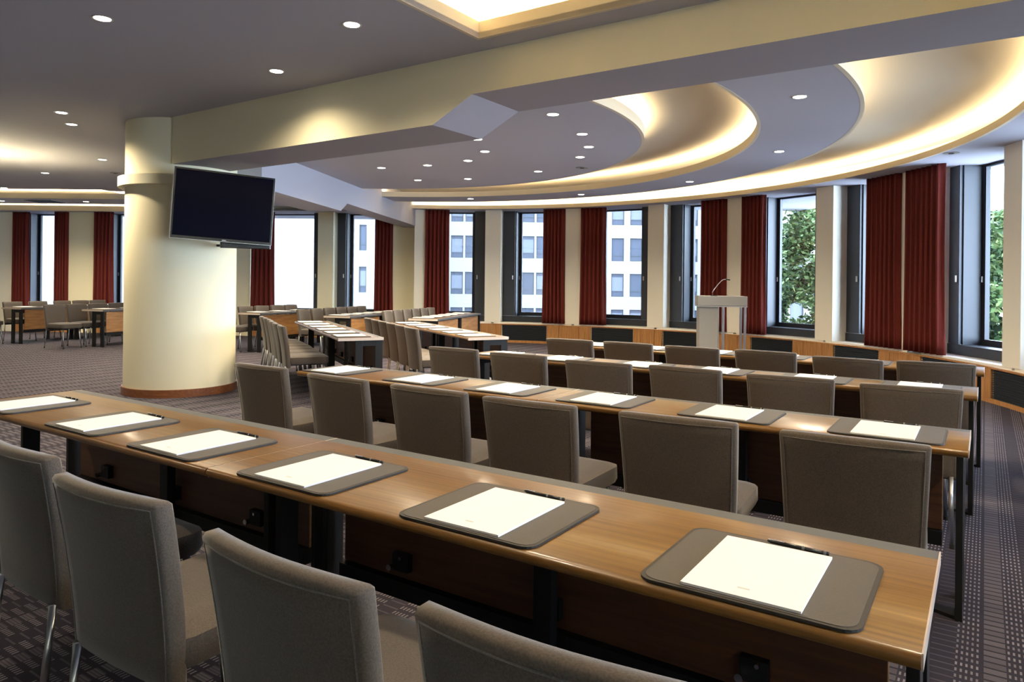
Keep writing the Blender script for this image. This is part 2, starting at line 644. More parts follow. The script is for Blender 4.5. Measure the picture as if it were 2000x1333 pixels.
# ---- column
CC, CR = (-3.92, 8.41), 0.604
col = MB().cyl((0, 0), CR, 0.0, 3.25, 96).build('column', MT['cream'])
col.location = (*CC, 0)
autosmooth(col)
struct(col)
o = MB().cyl((0, 0), 0.677, 2.36, 2.47, 96).build('collar', MT['cream'], col)
autosmooth(o)
o = MB().cyl((0, 0), CR + 0.018, 0.001, 0.088, 96).build('base_ring', MT['basewood'], col)
autosmooth(o)

# ---- left wing stepped coves above the straight windows
lc = empty('ceiling_steps')
struct(lc)


def wing(y0, y1, z0, z1, m, name, parent=lc, x0=-16.0, x1=-2.3):
    return MB().prism([(x0, y0 + 0.0), (x1, y0 + 0.0), (x1, y1), (x0, y1)], z0, z1).build(name, m, parent)


wing(14.3, 15.62, 3.15, 3.18, MT['cove'], 'recess_top')
wing(14.58, 14.61, 2.945, 3.05, MT['cove'], 'fascia')
wing(14.61, 15.62, 2.945, 2.975, MT['ceil'], 'band')
wing(15.60, 15.63, 2.975, 3.15, MT['cove'], 'recess_side')
wing(15.62, 18.0, 3.10, 3.13, MT['cove'], 'recess_top')
wing(16.72, 16.75, 2.895, 3.02, MT['cove'], 'fascia', x1=-1.9)
wing(16.75, 18.2, 2.895, 2.93, MT['ceil'], 'band', x1=-1.9)
# soffit between fascia and wall close to the second beam, where the facade comes forward
MB().prism([(-5.6, 16.3), (-1.9, 15.75), (-1.9, 16.75), (-5.6, 16.75)], 2.897, 2.93).build('band', MT['ceil'], lc)
fl_ = empty('cove_light', (-9, 14.68, 2.975))
MB().box(-6.8, 6.3, 0.02, 0.12, 0.0, 0.012).build('light_strip', MT['ledf'], fl_)
tag(fl_, 'upper straight light strip in the stepped ceiling of the far left wing', 'cove light')
fl_ = empty('cove_light', (-9, 16.8, 2.93))
MB().box(-6.8, 6.3, 0.02, 0.12, 0.0, 0.012).build('light_strip', MT['ledf'], fl_)
tag(fl_, 'lower straight light strip close above the far left windows', 'cove light')

# ---- plain walls that close the room out of view
struct(MB().box(-22, 9, -5.2, -5.0, 0, 3.62).build('wall_back', MT['cream']))
struct(MB().box(-15.2, -15.0, -5, 17.6, 0, 3.62).build('wall_left', MT['cream']))

# ------------------------------------------------------------------ facade
PIERS = [7.9 + 14.72 * k for k in range(-1, 7)]      # -6.8 .. 96.2
PIERS = [-22.1, -7.4, 8.9, 22.6, 37.8, 51.8, 66.8, 81.5, 95.9]
wall = empty('wall_right')
struct(wall)


def frame_at(a):
    """matrix: local x along the wall (clockwise = to the right in the picture), y outwards"""
    x, y = pol(a, WR)
    return x, y, rad(a - 90)


def localize(o, a, r=WR):
    x, y = pol(a, r)
    o.location = (x, y, 0)
    o.rotation_euler = (0, 0, rad(a - 90))
    return o


PW = 0.175
piermesh = MB().box(-PW, PW, 0.03, 0.70, ZS, ZC + 0.02).mesh('pier', MT['pier'])
for a in PIERS[:-1] + [94.3, 7.2]:
    o = link('pier', piermesh, wall)
    localize(o, a)


def window(n, x, y, rz, half, leafw=0.29, back=0.36):
    """one bay: sill, casing, two opaque leaves with handles, recessed glazed leaf"""
    w = struct(empty('window_%d' % n, (x, y, 0), rz))
    MB().box(-half - .1, half + .1, 0.0, back + 0.36, ZS - 0.03, ZS).build('sill', MT['sill'], w)
    MB().box(-half, half, back - 0.02, back + 0.34, ZS, ZS + 0.13).build('bottom_rail', MT['frame'], w, bevel=.004)
    for s in (-1, 1):
        xa, xb = (-half, -half + leafw) if s < 0 else (half - leafw, half)
        lf = MB().box(xa, xb, back - 0.005, back + 0.05, ZS + 0.135, ZC + 0.02).build('leaf', MT['leaf'], w, bevel=.004)
        hx = xb - 0.045 if s < 0 else xa + 0.045
        MB().box(hx - .012, hx + .012, back - 0.03, back - 0.004, 1.38, 1.47).build('handle', MT['silver'], lf, bevel=.005)
    g0, g1 = -half + leafw, half - leafw
    rv = MB()
    rv.box(g0, g0 + .02, back + 0.04, back + 0.36, ZS + .13, ZC + .02)
    rv.build('reveal', MT['frame'], w)
    MB().box(g1 - .02, g1, back + 0.04, back + 0.36, ZS + .13, ZC + .02).build('reveal', MT['frame'], w)
    y0, y1 = back + 0.28, back + 0.34
    z0, z1 = ZS + .13, ZC + .02
    fr = MB()
    fr.box(g0 + .02, g0 + .085, y0, y1, z0, z1)
    fr.box(g1 - .085, g1 - .02, y0, y1, z0, z1)
    fr.box(g0 + .085, g1 - .085, y0, y1, z0, z0 + .075)
    fr.box(g0 + .085, g1 - .085, y0, y1, z1 - .05, z1)
    f = fr.build('window_frame', MT['frame'], w)
    MB().box(g0 + .08, g1 - .08, y0 + .025, y0 + .031, z0 + .07, z1 - .045).build('pane', MT['glass'], f)
    MB().box(g0 + .022, g0 + .045, y0 - .02, y0, 1.38, 1.46).build('handle', MT['silver'], f)
    # portal for the daylight that enters here
    ar = bpy.data.lights.new('portal', 'AREA')
    ar.shape = 'RECTANGLE'
    ar.size = (g1 - g0)
    ar.size_y = z1 - z0
    ar.cycles.is_portal = True
    po = bpy.data.objects.new('portal', ar)
    COL.objects.link(po)
    po.parent = w
    po.location = (0, back + 0.42, (z0 + z1) / 2)
    po.rotation_euler = (rad(-90), 0, 0)
    return w


nwin = 0
BAYS = []
for i in range(len(PIERS) - 1):     # the pier at 8.9 degrees is a double one
    pa, pb = PIERS[i], 7.2 if PIERS[i + 1] == 8.9 else PIERS[i + 1]
    a = (pa + pb) / 2
    half = WR * 1.03 * sin(rad((pb - pa) / 2)) - PW + 0.03
    nwin += 1
    # the chord sits closer in than the arc
    sag = WR * (1 - cos(rad((PIERS[i + 1] - PIERS[i]) / 2)))
    x, y = pol(a, WR - 0.0)
    window(nwin, x, y, rad(a - 90), half, leafw=0.22 if pb == 7.2 else 0.29, back=0.30)
    BAYS.append(a)

# straight wall towards the viewer, two more bays and piers
sx, sy = pol(-22.1, WR)
dirx, diry = sin(rad(-25)), -cos(rad(-25))
rz_s = rad(-25 - 90)
for k in range(4):
    t = 0.95 + 1.8 * k
    nwin += 1
    window(nwin, sx + dirx * t, sy + diry * t, rz_s, 0.74, back=0.30)
    o = link('pier', piermesh, wall)
    o.location = (sx + dirx * (t + .9), sy + diry * (t + .9), 0)
    o.rotation_euler = (0, 0, rz_s)
# outer skin behind the piers: thin slab strips so that no light leaks above and below
sk = MB()
for i in range(113):
    a0_, a1_ = -23 + i * 1.07, -23 + (i + 1) * 1.07
    q = [pol(a0_, WR + .02), pol(a1_, WR + .02), pol(a1_, WR + .6), pol(a0_, WR + .6)]
    for z0, z1 in ((0.0, ZS - 0.03), (ZC + 0.02, 3.62)):
        sk.prism(q, z0, z1)
sk.build('spandrel', MT['pier'], wall)
P = [(sx + .0, sy), (sx + dirx * 11, sy + diry * 11), (sx + dirx * 11 + .55, sy + diry * 11 - .1), (sx + .58, sy - .1)]
MB().prism(P, 0, ZS - 0.03).prism(P, ZC + .02, 3.62).build('spandrel', MT['pier'], wall)
# wood cladding below the sill: grilles under the windows, door panels between
clad = struct(empty('trim_1'))


def clad_piece(name, a0, a1, z0, z1, m, r0=WR - 0.012, r1=WR + 0.02, parent=clad, sub=3):
    b = MB()
    pts = [a0 + (a1 - a0) * i / sub for i in range(sub + 1)]
    poly = [pol(a, r0) for a in pts] + [pol(a, r1) for a in reversed(pts)]
    b.prism(poly, z0, z1)
    return b.build(name, m, parent, bevel=.002, seg=1)


def grille_piece(a0, a1, z0, z1, nl=13, parent=clad):
    prof = []
    h = (z1 - z0) / nl
    for i in range(nl):
        prof += [(WR - 0.010, z0 + i * h), (WR - 0.010, z0 + i * h + h * .28), (WR + 0.012, z0 + i * h + h * .34), (WR + 0.012, z0 + i * h + h * .9)]
    prof += [(WR - 0.010, z1)]
    vs, fs = [], []
    sub = 4
    m_ = len(prof)
    for i in range(sub + 1):
        a = a0 + (a1 - a0) * i / sub
        vs += [(*pol(a, r), z) for r, z in prof]
    for i in range(sub):
        for k in range(m_ - 1):
            fs.append((i * m_ + k, (i + 1) * m_ + k, (i + 1) * m_ + k + 1, i * m_ + k + 1))
    return MB().add(vs, fs).build('grille', MT['grille'], parent)


GR = [(79.7, 71.4), (63.3, 55.6), (50.3, 43.2), (34.7, 27.5), (20.6, 13.2), (6.4, -1.6), (-4.9, -12.3)]
GR = [(min(a, b_), max(a, b_)) for a, b_ in GR]
GR = [(86.5, 93.5)] + GR
GR = sorted(GR)
zt, zb = 0.385, 0.055
clad_piece('top_rail', -24, 99, zt + .002, ZS - .032, MT['clad'], sub=60)
clad_piece('plinth', -24, 99, 0.0, zb - .002, MT['clad'], sub=60)
edges = []
prev = -24
for a0, a1 in GR:
    grille_piece(a0 + .1, a1 - .1, zb, zt)
    if a0 - prev > 0.5:
        span = a0 - prev
        k = 3 if span > 4.5 else 2
        cuts = [prev] + ([prev + span * .27, prev + span * .73] if k == 3 else [prev + span * .5]) + [a0]
        for c0, c1 in zip(cuts[:-1], cuts[1:]):
            clad_piece('panel', c0 + .04, c1 - .04, zb, zt, MT['clad'], sub=2)
    prev = a1
clad_piece('panel', prev + .04, 99, zb, zt, MT['clad'])

# straight facade of the left wing
wallf = empty('wall_far')
struct(wallf)
FP = [(-1.9, -1.6), (0.0, 0.35), (1.83, 2.49), (3.95, 4.55), (6.0, 6.4), (8.03, 8.40), (9.81, 10.75)]
lrz = math.atan2(ld.y, ld.x)
for t0, t1 in FP:
    x, y = seg_pt(t0)
    o = MB().box(0, t1 - t0, 0.0, 0.62, 0.0, ZC + .06).build('pier', MT['cream'] if t0 in (1.83, 6.0, 8.03, 9.81) else MT['pier'], wallf)
    o.location = (x, y, 0)
    o.rotation_euler = (0, 0, lrz)
for (a, b_) in zip(FP[:-1], FP[1:]):
    nwin += 1
    m_ = (a[1] + b_[0]) / 2
    x, y = seg_pt(m_)
    window(nwin, x, y, lrz, (b_[0] - a[1]) / 2, leafw=0.20, back=0.28)
for z0_, z1_, m_ in ((0.0, ZS - .032, MT['clad']), (ZC + .06, 3.62, MT['pier'])):
    o = MB().box(-2.5, 10.7, 0.02, 0.6, z0_, z1_).build('spandrel', m_, wallf)
    x, y = seg_pt(0)
    o.location = (x, y, 0)
    o.rotation_euler = (0, 0, lrz)
x, y = seg_pt(0)
o.location = (x, y, 0)
o.rotation_euler = (0, 0, lrz)


# ------------------------------------------------------------------ curtains
def curtain(a0, a1, label, group, arc=True, r=WR - 0.02, folds=7, z0=ZS + .004, z1=ZC - 0.002, flare=0.06, seed=0):
    rnd = random.Random(seed)
    if arc:
        c = pol((a0 + a1) / 2, r)
        rz = rad((a0 + a1) / 2 - 90)
        wd = abs(rad(a1 - a0)) * r
    else:
        c = seg_pt((a0 + a1) / 2, -.03)
        rz = lrz
        wd = abs(a1 - a0)
    nx, nz = folds * 14, 14
    ph = [rnd.uniform(-.5, .5) for _ in range(folds + 2)]
    am = [rnd.uniform(.75, 1.2) for _ in range(folds + 2)]
    vs, fs = [], []
    for j in range(nz + 1):
        t = j / nz
        z = z0 + (z1 - z0) * t
        wj = wd * (1 + flare * (1 - t) ** 1.4 - 0.03 * sin(pi * t))
        for i in range(nx + 1):
            s = i / nx
            k = s * folds
            ki = int(k) if k < folds else folds - 1
            A = (0.048 + 0.012 * (1 - t)) * (am[ki] * (1 - (k - ki)) + am[ki + 1] * (k - ki))
            yy = -A * (1.7 * abs(sin(pi * k + 0.18 * sin(3.0 * t + ph[ki]))) ** 0.8 - 1) + 0.006 * sin(5.3 * k + 2 * t)
            xx = (s - .5) * wj + 0.008 * sin(4 * pi * k + 1.3)
            vs.append((xx, yy, z))
    for j in range(nz):
        for i in range(nx):
            q = j * (nx + 1) + i
            fs.append((q, q + 1, q + nx + 2, q + nx + 1))
    o = MB().add(vs, fs).build('curtain', MT['curtain'], None, smooth=True)
    o.location = (c[0], c[1], 0)
    o.rotation_euler = (0, 0, rz)
    so = o.modifiers.new('solid', 'SOLIDIFY')
    so.thickness = 0.004
    tag(o, label, 'curtain', group)
    return o


CG = 'dark red curtains beside the piers of the curved window wall'
# angles measured against the picture; the curtains hang just inside the piers
for i, (a0, a1, lab) in enumerate([
    (93.9, 89.5, 'dark red curtain right of the second beam, leftmost on the curved wall'),
    (72.3, 68.3, 'dark red curtain left of the pier between second and third curved-wall windows'),
    (65.4, 60.8, 'dark red curtain right of that pier, in front of the window facing the lectern\'s left'),
    (43.6, 39.2, 'dark red curtain directly behind the gooseneck microphone of the lectern'),
    (36.4, 32.4, 'dark red curtain just right of the grey lectern'),
    (15.3, 10.0, 'dark red curtain left of the narrow pier near the right picture edge'),
    (9.0, 3.1, 'widest dark red curtain, right of the narrow pier near the right edge'),
]):
    curtain(a0, a1, lab, CG, seed=i, folds=6 if i < 5 else 7)
CGF = 'dark red curtains along the straight far left windows'
for i, (t0, t1, lab) in enumerate([
    (0.38, 0.80, 'dark red curtain at the far left edge, leftmost of all curtains'),
    (1.48, 1.83, 'narrow dark red curtain left of the wide pale pier at the far left'),
    (2.49, 2.97, 'dark red curtain right of the wide pale pier, left of the round column'),
    (6.42, 6.98, 'dark red curtain between the round column and the far windows, below the television'),
    (9.38, 9.82, 'dark red curtain under the second beam\'s end, left of the wide cream wall'),
]):
    curtain(t0, t1, lab, CGF, arc=False, seed=20 + i, folds=5)


# ------------------------------------------------------------------ chairs
def make_chair():
    root = empty('conference_chair')
    # seat cushion
    nx, ny = 10, 10
    vs, fs = [], []
    W2, y0, y1 = 0.225, -0.215, 0.235
    zt_, zb_ = 0.465, 0.375

    def outline(s, t):
        # rounded front corners
        return (s, t)
    top_ = []
    for j in range(ny + 1):
        for i in range(nx + 1):
            s, t = i / nx * 2 - 1, j / ny * 2 - 1
            e = max(abs(s), abs(t))
            dz = 0.012 * (1 - s * s) * (1 - t * t)
            rd_ = 0.014 if e > 0.99 else 0
            fx = s * W2 * (1 - 0.03 * (t > .9))
            fy = (y0 + y1) / 2 + t * (y1 - y0) / 2
            if abs(s) > .99 and abs(t) > .99:
                fx *= .95
                fy = (y0 + y1) / 2 + t * .95 * (y1 - y0) / 2
            vs.append((fx, fy, zt_ + dz - rd_))
    m_ = (nx + 1) * (ny + 1)
    for j in range(ny):
        for i in range(nx):
            q = j * (nx + 1) + i
            fs.append((q, q + 1, q + nx + 2, q + nx + 1))
    ringi = [i for i in range(nx + 1)] + [j * (nx + 1) + nx for j in range(1, ny + 1)] + [ny * (nx + 1) + i for i in range(nx - 1, -1, -1)] + [j * (nx + 1) for j in range(ny - 1, 0, -1)]
    nr = len(ringi)
    for lev, (z, sc) in enumerate(((zb_ + .02, 1.008), (zb_, 0.97))):
        for i in ringi:
            x, y, _ = vs[i]
            vs.append((x * sc, (y - .01) * sc + .01, z))
    for k in range(nr):
        k2 = (k + 1) % nr
        fs.append((ringi[k2], ringi[k], m_ + k, m_ + k2))
        fs.append((m_ + k2, m_ + k, m_ + nr + k, m_ + nr + k2))
    fs.append(tuple(m_ + nr + k for k in range(nr)))
    seat = MB().add(vs, fs).build('seat', MT['chair'], root)
    autosmooth(seat, 50)
    # backrest
    nx, nz = 12, 12
    ZB, ZT = 0.335, 0.80

    def bp(s, t, side):
        # side -1 rear, +1 front
        z = ZB + (ZT - ZB) * t
        wdt = 0.215 + 0.020 * t ** 0.8
        x = s * wdt
        yc = -0.205 - 0.055 * t ** 1.6 - 0.030 * (1 - s * s) * (0.4 + 0.6 * t)
        th = 0.024
        e = max(abs(s), abs(2 * t - 1))
        if e > .97:
            th *= 0.62
        z += 0.006 * (1 - abs(s) ** 3) * (t > .97)
        return (x, yc + side * th, z - (0.006 if abs(s) > .99 and t > .99 else 0))
    vs, fs = [], []
    ss = [-1, -.97] + [-.97 + 1.94 * i / 10 for i in range(1, 10)] + [.97, 1]
    ts = [0, .02] + [.02 + .96 * i / 10 for i in range(1, 10)] + [.98, 1]
    A, B = len(ss), len(ts)
    for side in (-1, 1):
        for t in ts:
            for s in ss:
                vs.append(bp(s, t, side))
    n_ = A * B
    for j in range(B - 1):
        for i in range(A - 1):
            q = j * A + i
            fs.append((q, q + 1, q + A + 1, q + A))
            fs.append((n_ + q + 1, n_ + q, n_ + q + A, n_ + q + A + 1))
    rg = [i for i in range(A)] + [j * A + A - 1 for j in range(1, B)] + [(B - 1) * A + i for i in range(A - 2, -1, -1)] + [j * A for j in range(B - 2, 0, -1)]
    for k in range(len(rg)):
        a, c = rg[k], rg[(k + 1) % len(rg)]
        fs.append((c, a, n_ + a, n_ + c))
    back = MB().add(vs, fs).build('backrest', MT['chair'], root)
    autosmooth(back, 55)
    # piping along the rear edge of the backrest
    pts = []

    def bq(s_, t_):
        x_, y_, z_ = bp(s_, t_, -1)
        return (x_, y_ - .0005, z_)
    pts += [bq(-.93, .03 + .935 * i / 8) for i in range(9)]
    pts += [bq(s_, .965) for s_ in (-.6, -.3, 0, .3, .6)]
    pts += [bq(.93, .965 - .935 * i / 8) for i in range(9)]
    MB().tube(pts, 0.0018, 5).build('seam', MT['piping'], back, smooth=True)
    # legs
    for s in (-1, 1):
        l = MB().tube([(s * .185, -.235, .352), (s * .187, -.250, .20), (s * .192, -.272, .02)], [.0125, .012, .0105], 10).build('leg', MT['steel'], root, smooth=True)
        MB().tube([(s * .192, -.272, .022), (s * .1925, -.274, 0.0)], .013, 10).build('foot_cap', MT['rubber'], l)
        l = MB().tube([(s * .175, .185, .378), (s * .185, .200, .20), (s * .197, .225, .02)], [.0125, .012, .0105], 10).build('leg', MT['steel'], root, smooth=True)
        MB().tube([(s * .197, .225, .022), (s * .198, .2265, 0.0)], .013, 10).build('foot_cap', MT['rubber'], l)
    MB().box(-.18, .18, -.20, .19, .36, .377).build('seat_frame', MT['black'], root)
    return root


CH0 = make_chair()
used = [False]


def chair(x, y, rz, label, group, sx=1.0):
    if used[0]:
        c = copy_tree(CH0)
    else:
        c = CH0
        used[0] = True
    c.location = (x, y, 0)
    c.rotation_euler = (0, 0, rz)
    c.scale = (sx, 1, 1)
    tag(c, label, 'chair', group)
    return c


# ------------------------------------------------------------------ tables
TH = 0.71


def make_table(Lt, D, thin=False):
    """local x along the table (0..Lt), y from the user's edge (0) to the far edge (D)"""
    r = empty('seminar_table')
    g = 0.003
    t0 = TH - .032
    # bullnose profile
    prof = [(0.018, t0), (0.005, t0 + .006), (0.0, t0 + .016), (0.004, TH - .006), (0.014, TH), (D - .062, TH), (D - .062, t0)]
    o = MB().extrude_x(prof, g, Lt - g).build('tabletop', MT['top'], r)
    autosmooth(o, 50)
    MB().box(g, Lt - g, D - .060, D, t0, TH - .001).build('rear_strip', MT['strip'], r, bevel=.002)
    for xx in (0.0, Lt - g):
        MB().box(xx, xx + g, 0.012, D, t0 + .001, TH - .001).build('edge_trim', MT['trimedge'], r)
    yp = D - .045
    MB().box(.10, Lt - .10, yp, yp + .018, .275, t0 - .012).build('modesty_panel', MT['panel'], r, bevel=.002)
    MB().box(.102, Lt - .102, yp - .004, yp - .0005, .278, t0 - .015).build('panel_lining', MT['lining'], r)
    MB().box(.10, Lt - .10, yp - .03, yp + .012, .215, .274).build('lower_rail', MT['black'], r)
    for xx in (.02, Lt - .045):
        lg = MB()
        lg.box(xx, xx + .025, D - .085, D - .005, 0.0, t0)
        lg.build('leg', MT['black'], r, bevel=.002)
        lg = MB().box(xx, xx + .025, D - .30, D - .22, 0.0, t0).build('leg', MT['black'], r, bevel=.002)
        MB().box(xx, xx + .025, D - .22, D - .085, t0 - .06, t0).build('top_bar', MT['black'], r)
        sgn = 1 if xx < Lt / 2 else -1
        q = [(xx + .0125 - sgn * .0125, D - .30), (xx + .0125 + sgn * .13, D - .24), (xx + .0125 + sgn * .13, D - .21), (xx + .0125 - sgn * .0125, D - .20)]
        if sgn < 0:
            q = q[::-1]
        MB().prism(q, 0.0, 0.014).build('foot', MT['black'], r)
    MB().box(Lt / 2 - .03, Lt / 2 + .03, yp - .07, yp - .031, .05, t0).build('middle_post', MT['black'], r)
    for fx in (.2, .5, .8):
        c = MB().box(fx * Lt - .035, fx * Lt + .035, yp - .03, yp - .001, .31, .37).build('clamp', MT['black'], r)
        MB().tube([(fx * Lt - .03, yp - .055, .325), (fx * Lt - .03, yp - .03, .325)], .011, 10).build('knob', MT['chrome'], c)
        MB().tube([(fx * Lt + .012, yp - .045, .362), (fx * Lt + .012, yp - .03, .362)], .006, 8).build('pin', MT['chrome'], c)
    return r


def place(root, origin, axis_angle, label, group):
    root.location = (origin[0], origin[1], 0)
    root.rotation_euler = (0, 0, axis_angle)
    return tag(root, label, 'table', group)


def make_mat(sc=1.0):
    w, h, r = .42 * sc, .37, .035
    pts = []
    for cx, cy, a0 in ((w / 2 - r, h / 2 - r, 0), (-w / 2 + r, h / 2 - r, 90), (-w / 2 + r, -h / 2 + r, 180), (w / 2 - r, -h / 2 + r, 270)):
        for k in range(6):
            a = rad(a0 + k * 18)
            pts.append((cx + r * cos(a), cy + r * sin(a)))
    o = MB().prism(pts, 0, .0055).build('desk_mat', MT['leatheredge'])
    inner = [(x * (1 - .008 / w * 2), y * (1 - .008 / h * 2)) for x, y in pts]
    MB().prism(inner, .0055, .0065).build('leather_top', MT['leather'], o)
    return o


def make_pad(sc=1.0):
    o = MB().box(-.115 * sc, .115 * sc, -.158, .158, 0, .005).build('notepad', MT['paper'])
    MB().box(-.012, .012, -.122, -.116, .005, .0052).build('printed_mark', MT['print'], o)
    return o


def make_pen():
    r = empty('pen')
    MB().tube([(-.068, 0, .005), (-.060, 0, .005), (.066, 0, .005)], [.002, .0045, .0045], 10).build('barrel', MT['penb'], r, smooth=True)
    for x in (.012, .058):
        MB().tube([(x - .003, 0, .005), (x + .003, 0, .005)], .0052, 10).build('ring', MT['chrome'], r)
    MB().box(-.066, -.030, -.0015, .0015, .0088, .0102).build('clip', MT['chrome'], r)
    return r


PR = {}


def inst(kind, maker, x, y, z, rz, label, cat, group, sx=1.0):
    if kind in PR:
        o = copy_tree(PR[kind])
    else:
        o = maker()
        PR[kind] = o
    o.location = (x, y, z)
    o.rotation_euler = (0, 0, rz)
    o.scale = (sx, 1, 1)
    return tag(o, label, cat, group)


def setting(x, y, rz, where, g, pen=True, sx=1.0, jitter=0.0):
    """mat, pad and pen at one seat; x,y = centre of the mat"""
    def off(dx, dy):
        return (x + dx * cos(rz) - dy * sin(rz), y + dx * sin(rz) + dy * cos(rz))
    rj = rz + jitter
    inst('mat', make_mat, x, y, TH + .0005, rj, 'dark leather desk mat ' + where, 'desk mat', 'leather desk mats ' + g, sx)
    px, py = off(-.005, -.012)
    inst('pad', make_pad, px, py, TH + .0075, rj, 'white notepad ' + where, 'notepad', 'white notepads ' + g, sx)
    if pen:
        px, py = off(.035, .163)
        inst('pen', make_pen, px, py, TH + .0075, rj - .05, 'black pen with silver rings ' + where, 'pen', 'black pens ' + g)


ROWN = ['front row of tables', 'second row of tables', 'third row of tables', 'fourth row of tables']
ROWS = [
    dict(u1=-0.08, L=2.003, n=2, v0=1.35, D=.56, mats=[-.385, -1.06, -1.745, -2.395, -3.035, -3.79], mv=1.545, rj=[.0, .0, .0, -.0, 0, 0]),
    dict(u1=-0.045, L=1.89, n=2, v0=3.14, D=.465, mats=[-.335, -.985, -1.64, -2.24, -2.87, -3.60], mv=3.345, rj=[0] * 6),
    dict(u1=-0.03, L=1.80, n=2, v0=4.73, D=.445, mats=[-.32, -.92, -1.55, -2.13, -2.80, -3.36], mv=4.93, rj=[0] * 6),
    dict(u1=0.0, L=1.70, n=2, v0=6.07, D=.44, mats=[-.28, -.82, -1.43, -2.0, -2.6, -3.16], mv=6.27, rj=[0] * 6),
]
SIDE = ['at the right end of the {}', 'second from the right end of the {}', 'third from the right end of the {}',
        'third from the left end of the {}', 'second from the left end of the {}', 'at the left end of the {}']
for ri, R_ in enumerate(ROWS):
    t = make_table(R_['L'], R_['D'])
    for k in range(R_['n']):
        u = R_['u1'] - R_['L'] * (k + 1)
        tt = t if k == 0 else copy_tree(t)
        place(tt, uv(u, R_['v0']), -YAW, 'long walnut seminar table with black legs, %s one of the %s' % ('right' if k == 0 else 'left', ROWN[ri]), 'walnut seminar tables in straight rows')
    for k, mu in enumerate(R_['mats']):
        x, y = uv(mu, R_['mv'])
        setting(x, y, -YAW + R_['rj'][k], SIDE[k].format(ROWN[ri]), 'on the ' + ROWN[ri], pen=ri < 3)

CHR = [
    [(-.52, .88, 2), (-1.10, .87, -2), (-1.81, .91, 2), (-2.47, .97, -1)],
    [(-.375, 2.665, 3.5), (-1.0, 2.66, 4), (-1.66, 2.62, 1.4), (-2.25, 2.64, 0), (-2.91, 2.66, -3), (-3.64, 2.72, -.6)],
    [(-.32, 4.20, 6), (-.92, 4.22, 4), (-1.55, 4.255, -3), (-2.12, 4.20, 3), (-2.81, 4.29, 2), (-3.45, 4.345, 1)],
    [(-.28, 5.63, 2), (-.82, 5.55, -4), (-1.43, 5.715, -1), (-2.01, 5.68, -4), (-2.60, 5.72, -2), (-3.17, 5.70, 2)],
]
CS4 = ['rightmost of the four nearest chairs, cut by the bottom edge', 'third of the four nearest chairs from the left', 'second of the four nearest chairs from the left, two legs in view', 'leftmost of the four nearest chairs, cut by the left edge']
for ri, row in enumerate(CHR):
    for k, (u, v, dg) in enumerate(row):
        # the measured point is the top of the backrest, 0.26 m behind the seat centre
        a = -YAW + rad(dg)
        x, y = uv(u, v)
        x += -sin(a) * .262
        y += cos(a) * .262
        lab = ('taupe upholstered chair, ' + CS4[k]) if ri == 0 else 'taupe upholstered chair ' + SIDE[k].format(ROWN[ri].replace('row of tables', 'row of chairs'))
        chair(x, y, a, lab, 'taupe chairs at the ' + ROWN[ri])

# ---- background rows: near right corner, direction, number of tables, table length, chairs (top-of-back points)
BG = [
    ('left aisle row', (-1.38, 7.66), (-2.74, 10.62), 2, [(-2.60, 8.02), (-2.79, 8.42), (-2.96, 8.80), (-3.12, 9.18), (-3.30, 9.56), (-3.48, 9.92)], .50, .85),
    ('centre aisle row', (-0.03, 7.93), (-1.33, 10.62), 2, [(-1.12, 7.90), (-1.29, 8.28), (-1.46, 8.66), (-1.63, 9.04), (-1.80, 9.42), (-1.97, 9.80)], .50, .85),
    ('rear row by cream wall', (-1.19, 11.41), (-0.60, 13.75), 2, [(-2.14, 12.15), (-2.03, 12.50), (-1.92, 12.85), (-1.81, 13.2), (-1.70, 13.55), (-1.60, 13.9)], .52, .75),
    ('rear centre row', (-2.74, 12.0), (-2.02, 14.3), 2, [(-3.68, 12.48), (-3.55, 12.86), (-3.42, 13.24), (-3.30, 13.62), (-3.18, 14.0), (-3.06, 14.36)], .52, .75),
    ('rear row beside column', (-4.53, 12.75), (-3.6, 14.9), 2, [(-5.28, 13.15), (-5.10, 13.55), (-4.93, 13.95), (-4.76, 14.35), (-4.60, 14.72)], .52, .78),
    ('far left edge row', (-9.66, 13.95), (-8.8, 16.3), 2, [(-10.52, 13.95), (-10.40, 14.75), (-10.20, 15.25), (-9.98, 15.72), (-9.80, 16.1), (-9.62, 16.45)], .56, .85),
    ('row left of column', (-7.76, 13.45), (-6.9, 15.8), 2, [(-8.64, 13.38), (-8.52, 13.87), (-8.37, 14.32), (-8.22, 14.77)], .56, .9),
]
for gi, (nm, near, far, nt_, chs, D, csx) in enumerate(BG):
    dv = Vector((far[0] - near[0], far[1] - near[1]))
    Lr = dv.length
    dv.normalize()
    ang = math.atan2(dv.y, dv.x)
    # users sit on the left side: far edge (local y = D) must be the right side, so local x runs from far to near
    ang2 = ang + pi
    left = Vector((-dv.y, dv.x))
    Lt = Lr / nt_
    t = make_table(Lt, D)
    for k in range(nt_):
        tt = t if k == 0 else copy_tree(t)
        p = Vector(near) + dv * (Lt * (k + 1)) + left * D
        place(tt, (p.x, p.y), ang2, '%s walnut seminar table of the background %s' % ('nearer' if k == 0 else 'farther', nm), 'walnut tables of the background rows')
    nm_ = 6 if gi < 4 else 4
    for k in range(nm_):
        q = Vector(near) + dv * (Lr * (k + .5) / nm_) + left * (D * .60)
        setting(q.x, q.y, ang2, '%s from the near end, background %s' % (ORD[k], nm), 'of the background ' + nm, pen=False, sx=.9 * Lr / nm_ / .5)
    for k, (cx, cy) in enumerate(chs):
        a = ang - pi / 2      # facing right-hand side of the row direction
        fx, fy = -left.x, -left.y
        rz = math.atan2(fy, fx) - pi / 2
        chair(cx + fx * .262, cy + fy * .262, rz, 'taupe chair %s from the near end, background %s' % (ORD[k], nm), 'taupe chairs of the background ' + nm, csx)

